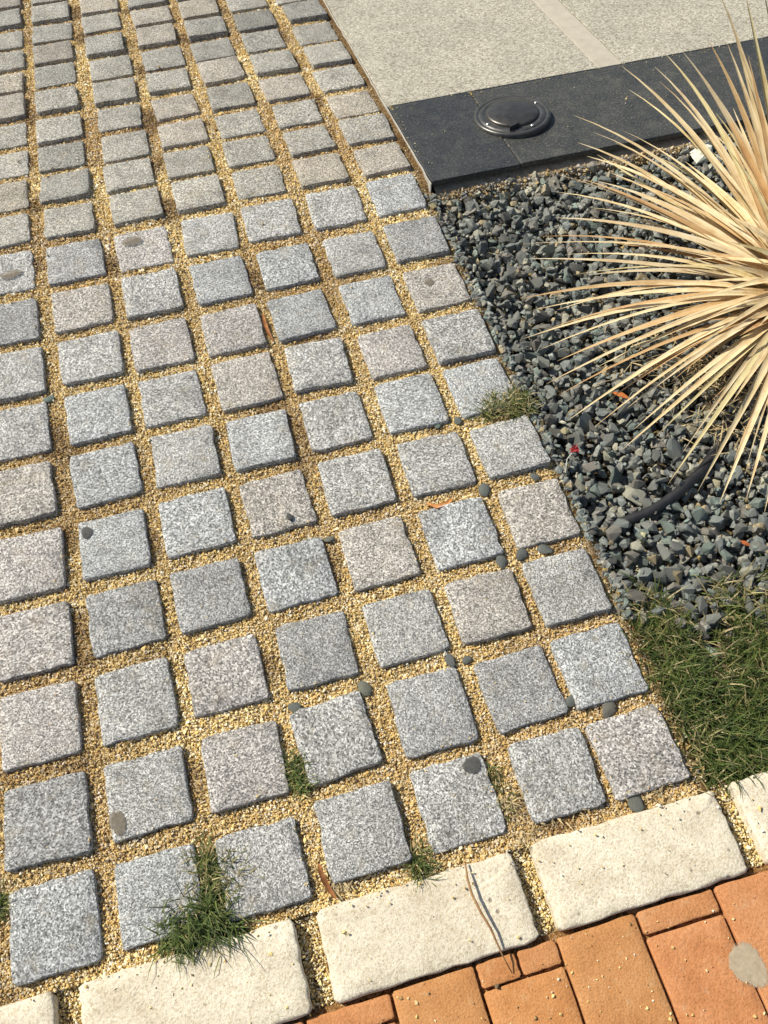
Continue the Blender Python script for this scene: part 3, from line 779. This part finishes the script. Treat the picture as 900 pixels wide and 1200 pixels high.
green = np.array([[.070, .105, .020], [.100, .140, .030], [.045, .074, .018], [.155, .175, .050], [.30, .25, .10], [.46, .38, .20]])
def gcols(n, rs, dry=.2):
    w_ = np.array([.3, .25, .25, .2, 0, 0]) * (1 - dry) + np.array([0, 0, 0, 0, .5, .5]) * dry
    return green[rs.choice(6, n, p=w_)] * rs.uniform(.75, 1.25, (n, 1))
g_ = np.random.default_rng(31)
n = 34000
X = g_.uniform(XE - .020, .62, n); Y = g_.uniform(-.062, .27, n)
gf = grass_front(X) + .02
dens = np.clip((gf + .012 - Y) / .085, 0, 1) * np.clip((X - (XE - .012)) / .03, .10, 1)
cl = np.clip(.72 + 1.2 * wob(X, Y, 42, 5), .15, 1)
k = (g_.random(n) < dens * cl); X, Y, dens, cl = X[k], Y[k], dens[k], cl[k]; n = len(X)
P = np.stack([X, Y, -.018 + .004 * cl], 1)
dryp = np.clip(.5 - .5 * dens + .45 * (1 - cl), .07, .9)
c = np.where((g_.random(n) < dryp)[:, None], green[4 + g_.integers(0, 2, n)] * g_.uniform(.6, 1.1, (n, 1)), gcols(n, g_, 0))
V, F, C = blades(P, g_.uniform(.018, .048, n), g_.uniform(.0011, .0022, n), g_.uniform(0, 6.283, n), g_.uniform(.25, 1.35, n), c, g_, .5)
tag(obj('lawn_grass', mesh('lawn_grass', V, F, C), M['grass']), 'patch of short tangled green grass with dry straw between gravel bed and cream kerb', 'grass', kind='stuff')

def tuft(name, pxs, n, spread, L, dry, label, z=-.006, cat='grass tuft', lean=(.2, 1.3), width=(.0010, .0019), pref=None):
    rs_ = np.random.default_rng(len(label) * 7 + int(pxs[0][0]))
    Ps = []
    for k in range(n):
        uu, vv = pxs[k % len(pxs)]; p = at(uu, vv, z)
        Ps.append([p[0] + rs_.normal(0, spread), p[1] + rs_.normal(0, spread), surf(p[1]) + z])
    Ps = np.array(Ps)
    az = rs_.uniform(0, 6.283, n)
    if pref is not None: az = np.where(rs_.random(n) < .6, rs_.normal(pref, .8, n), az)
    V, F, C = blades(Ps, rs_.uniform(L * .4, L, n), rs_.uniform(*width, n), az, rs_.uniform(*lean, n), gcols(n, rs_, dry), rs_, .55)
    b = Ps.mean(0)
    o = obj(name, mesh(name, V - b, F, C), M['grass'], loc=tuple(b))
    tag(o, label, cat, 'grass tufts growing in the paving joints')
tuft('grass_tuft', [(240,1010),(250,1028),(264,1018),(238,1040),(255,1052),(268,1032)], 720, .010, .030, .35, 'bushy green and straw grass tuft in a joint, just above the largest tuft')
tuft('grass_tuft', [(205,1096),(220,1090),(235,1085),(250,1083),(264,1085),(228,1074),(245,1070)], 640, .010, .050, .08, 'largest deep green grass tuft, long blades sprawling over a cream kerb stone', pref=-1.6)
tuft('grass_tuft', [(347,905),(351,920),(345,895),(356,912)], 240, .0065, .024, .2, 'small green grass tuft between four grey setts two rows above the kerb', z=-.004)
tuft('grass_tuft', [(492,1008),(500,1022),(488,1015)], 110, .007, .030, .3, 'thin sparse grass tuft at the middle kerb stone beside the curved dry stem')
tuft('grass_tuft', [(580,476),(592,480),(604,480),(612,474),(568,482),(596,470)], 700, .009, .034, .45, 'yellow green grass tuft at the right edge of the setts beside the gravel')
tuft('grass_tuft', [(4,1065),(-2,1058)], 90, .006, .024, .2, 'tiny grass tuft cut off by the left edge of the photo')
tuft('grass_tuft', [(583,925),(592,940),(577,905)], 60, .007, .022, .6, 'wispy dry grass tuft on the right corner of a grey sett above the kerb')
# dry straw litter caught below the plant and along the kerb
def straw(name, label, regs, n, L, zr, seed, kind='stuff'):
    rs_ = np.random.default_rng(seed); Ps = []
    for k in range(n):
        uu, vv, s, z = regs[k % len(regs)]; p = at(uu, vv, z); Ps.append([p[0] + rs_.normal(0, s), p[1] + rs_.normal(0, s * .7), z + rs_.uniform(*zr)])
    c = np.array([.62, .49, .27]) * rs_.uniform(.45, 1.15, (n, 1)) * np.array([1, 1, 1])
    V, F, C = blades(np.array(Ps), rs_.uniform(L * .35, L, n), rs_.uniform(.0009, .0024, n), rs_.uniform(0, 6.283, n), rs_.uniform(-.1, .5, n), c, rs_, .3)
    tag(obj(name, mesh(name, V, F, C), M['grass']), label, 'straw', kind=kind)
straw('straw_litter', 'tangle of dry straw bits lying on the gravel below the spiky plant',
      [(860,430,.022,-.01),(880,410,.022,.0),(840,460,.025,-.01),(890,450,.02,0),(820,430,.03,-.012),(885,380,.02,.02),(850,500,.03,-.012),(770,420,.05,-.014)], 520, .055, (-.004, .012), 4)
straw('straw_litter', 'dry brown straw and husks in the joint above the cream kerb stones',
      [(640,960,.012,-.006),(680,940,.012,-.006),(610,930,.012,-.006),(620,985,.008,-.006),(770,925,.012,-.004),(510,985,.012,-.006),(400,1040,.008,-.004),(790,900,.008,-.008),(760,850,.006,-.008),(740,925,.01,-.006),(590,950,.01,-.006)], 420, .016, (-.002, .004), 6)

# ---------------------------------------------------------------- loose things lying about
pb = np.random.default_rng(55)
rmesh = []
for k in range(6):
    V, F = hull_stone(np.random.default_rng(300 + k), 46, .62, 1.15 + .1 * (k % 3)); rmesh.append(mesh('pebble', V, F, smooth=True)); rmesh[-1].materials.append(M['gravel'])
def pebble(uv, size, col, label, z=None, flat=.6, cat='pebble', group='loose dark pebbles scattered on the sett paving'):
    p = at(uv[0], uv[1]); k = int(pb.integers(6)); size *= 1.08; flat *= .8
    onz = surf(p[1]) + (size * .22 * flat if z is None else z - .0012)
    o = bpy.data.objects.new('pebble', rmesh[k]); COL.objects.link(o)
    o.location = (p[0], p[1], onz); o.rotation_euler = (pb.uniform(-.2, .2), pb.uniform(-.2, .2), pb.uniform(0, 6.28)); o.scale = (size, size, size * flat); o.color = (*col, 1)
    tag(o, label, cat, group)
D = (.8, .84, .84)
J = -.003
pebble((568,573), .020, D, 'dark pebble in the crossing of two joints just below the yellow green grass tuft', J)
pebble((514,496), .013, (.75, 1.0, .9), 'small greenish pebble in the joint left of the yellow green grass tuft', J)
pebble((536,491), .014, D, 'small dark pebble nearest the left side of the yellow green grass tuft', J)
pebble((340,607), .010, (.5, .5, .5), 'flat dark pebble lying on the lower edge of a grey sett near mid paving', .004)
pebble((386,631), .015, (.9, .86, .78), 'brownish pebble in a joint, just right of the sett carrying a flat dark pebble', J)
pebble((626,557), .016, D, 'dark pebble above the pinkish sett that ends its row at the gravel', J)
pebble((588,658), .020, D, 'leftmost of three dark pebbles below the pinkish sett at the gravel edge', J)
pebble((611,648), .021, (.7, .72, .74), 'middle one of three dark pebbles below the pinkish sett at the gravel edge', J)
pebble((640,643), .022, D, 'rightmost, biggest of three dark pebbles below the pinkish sett at the gravel edge', J)
pebble((528,773), .019, (.75, .76, .8), 'larger of two touching dark pebbles in the joint right of the paving centre', J)
pebble((548,772), .013, D, 'smaller of two touching dark pebbles in the joint right of the paving centre', J)
pebble((428,805), .022, (1.0, 1.0, .86), 'grey brown pebble at the joint crossing two setts above the kerb', J)
pebble((345,827), .017, D, 'dark pebble above the small grass tuft that sits between four setts', J)
pebble((670,819), .020, D, 'oblong dark pebble wedged in the upright joint near the grass patch', J)
pebble((713,830), .024, (1.0, .92, .84), 'wide flat grey pebble in the level joint beside the grass patch', J)
pebble((745,940), .022, (.85, .85, .8), 'dark pebble touching the top edge of the right cream kerb stone', J)
pebble((56,466), .016, (.8, 1.0, .95), 'small green grey pebble in the joint at the left side of the photo', J)
pebble((508,238), .014, (1.6, 1.3, .8), 'yellowish pebble at the corner where setts, slate and gravel meet', -.006)
pebble((692,618), .026, (.6, .6, .6), 'dark stone overlapping the edge of the setts at the buried end of the black hose', -.012, .7)
pebble((600,388), .014, D, 'small dark pebble at the gravel side of the sett edge above the grass tuft', J)

def spot(name, uv, rx, ry, mat, label, h=.0006, z0=None, rot=0, cat='stain'):
    p = at(*uv); z = (surf(p[1]) + .0012) if z0 is None else z0
    n = 18; V = [(0, 0, h)]; r_ = random.Random(int(uv[0]))
    for s, zz in ((.7, h), (1, h * .6), (1.0, -.003)):
        for k in range(n):
            a = 2 * math.pi * k / n; q = s * (1 + .06 * math.sin(3 * a + uv[0]) + r_.uniform(-.05, .05))
            V.append((rx * q * math.cos(a), ry * q * math.sin(a), zz))
    F = [(0, 1 + k, 1 + (k + 1) % n) for k in range(n)]
    F += [(1 + k, 1 + n + k, 1 + n + (k + 1) % n, 1 + (k + 1) % n) for k in range(n)]
    o = obj(name, mesh(name, V[:1 + 2 * n], F, smooth=True, uv=[(.9, 0, 0)] + [(.6, 0, 0)] * n + [(-.25, 0, 0)] * n), mat, loc=(p[0], p[1], z), rot=(SL if p[1] > FOLD else 0, 0, rot))
    tag(o, label, cat)
spot('gum_spot', (879,1130), .021, .026, M['stain'], 'round grey blob of trodden gum across two orange bricks', .0004, -.0064, .3, 'gum')
spot('gum_spot', (102,625), .009, .011, M['dark'], 'dark round gum spot on the upper left corner of a sett', .002, None, 0, 'gum')
spot('gum_spot', (138,964), .0105, .017, M['brown'], 'brown grey patch on the lower left corner of a sett near the kerb', .0006, None, .2, 'stain')
spot('gum_spot', (503,331), .009, .008, M['brown'], 'small brown spot on a sett at the right edge near the gravel', .0008, None, 0, 'stain')
spot('gum_spot', (155,283), .020, .012, M['brown'], 'long grey brown smear on a sett where the paving begins to slope', .0004, None, .1, 'stain')
spot('gum_spot', (13,322), .022, .010, M['brown'], 'wide faint smear on a sett at the left edge of the photo', .0004, None, .1, 'stain')
spot('gum_spot', (212,218), .011, .010, M['dark'], 'faint dark spot on the upper left of a sett on the slope', .0004, None, .1, 'stain')

spot('gum_spot', (553,897), .013, .011, M['dark'], 'dark flat round spot on the top edge of a sett in the lowest row', .0010, None, .4, 'stain')
# dry stem over the kerb, its twig and brown leaves
pts = [at(545,1010,.006), at(548,1030,.012), at(553,1048,.014), at(564,1070,.014), at(575,1088,.012), at(581,1102,.010), at(590,1122,.006), at(600,1140,-.004)]
V, F = tube(pts, [.0009, .0013, .0015, .0015, .0014, .0012, .0009, .0006], 7)
tag(obj('dry_stem', mesh('dry_stem', V, F, smooth=True), M['bark'], col=(1.0, 1.1, 1.2)), 'thin curved dry stem lying across a cream kerb stone onto the bricks', 'stem')
def dead_leaf(pxs, w, label, col, z=.002, name='dead_leaf'):
    path = [at(a, b, z + .003 * math.sin(i * 1.7)) for i, (a, b) in enumerate(pxs)]
    n = len(path); V = []; F = []
    for i, p in enumerate(path):
        t = i / (n - 1); d = path[min(i + 1, n - 1)] - path[max(i - 1, 0)]; d /= np.linalg.norm(d); s = np.array([d[1], -d[0], 0]); q = w * (math.sin(math.pi * min(max(t, .06), .94)) ** .6) / 2
        V += [p - s * q + (0, 0, .35 * q), p - (0, 0, .001), p + s * q + (0, 0, .5 * q)]
    for i in range(n - 1):
        for j in range(2): a = i * 3 + j; F.append((a, a + 1, a + 4, a + 3))
    tag(obj(name, mesh(name, V, F, smooth=True), M['bark'], col=col), label, 'dead leaf')
dead_leaf([(373,1012),(376,1022),(380,1032),(386,1043),(394,1053)], .007, 'reddish brown curled leaf in the joint above the gap between two cream kerb stones', (.9, .75, .65))
dead_leaf([(308,368),(310,378),(314,389),(320,400)], .007, 'brown curled leaf in an upright joint in the upper middle of the paving', (1.1, .9, .8), -.002)
dead_leaf([(718,460),(728,464),(738,468)], .012, 'orange brown leaf scrap lying on the gravel under the straw leaves', (1.5, 1.0, .7), -.010)
dead_leaf([(866,634),(873,637),(880,640)], .008, 'small rust coloured leaf scrap on the gravel near the right edge', (1.4, .8, .6), -.010)
dead_leaf([(500,590),(512,594),(524,590),(530,584)], .008, 'tan leaf scrap in the level joint left of the dark crossing pebble', (1.9, 1.7, 1.4), -.002)
# small red flower head with its pale stem at the gravel edge
fp = at(673, 528, -.006)
fl = tag(empty('red_flower', (fp[0], fp[1], -.008)), 'small withered red flower head lying on the gravel beside the setts', 'flower')
for k in range(7):
    a = k * .9; L = .0085 * (1 + .2 * math.sin(k * 2.1)); dx, dy = math.cos(a), math.sin(a)
    V = [(0, 0, .004), (dx * L * .5 - dy * .003, dy * L * .5 + dx * .003, .0075), (dx * L, dy * L, .003 + .003 * (k % 3)), (dx * L * .5 + dy * .003, dy * L * .5 - dx * .003, .0060)]
    obj('petal', mesh('petal', V, [(0, 1, 2), (0, 2, 3)]), M['red'], fl)
q = [at(672,530,-.008) - fp, at(664,540,-.006) - fp, at(662,556,-.010) - fp]
V, F = tube([tuple(v + np.array([0, 0, .006])) for v in q], [.0009, .0008, .0005], 6)
obj('stalk', mesh('stalk', V, F), M['trim'], fl)
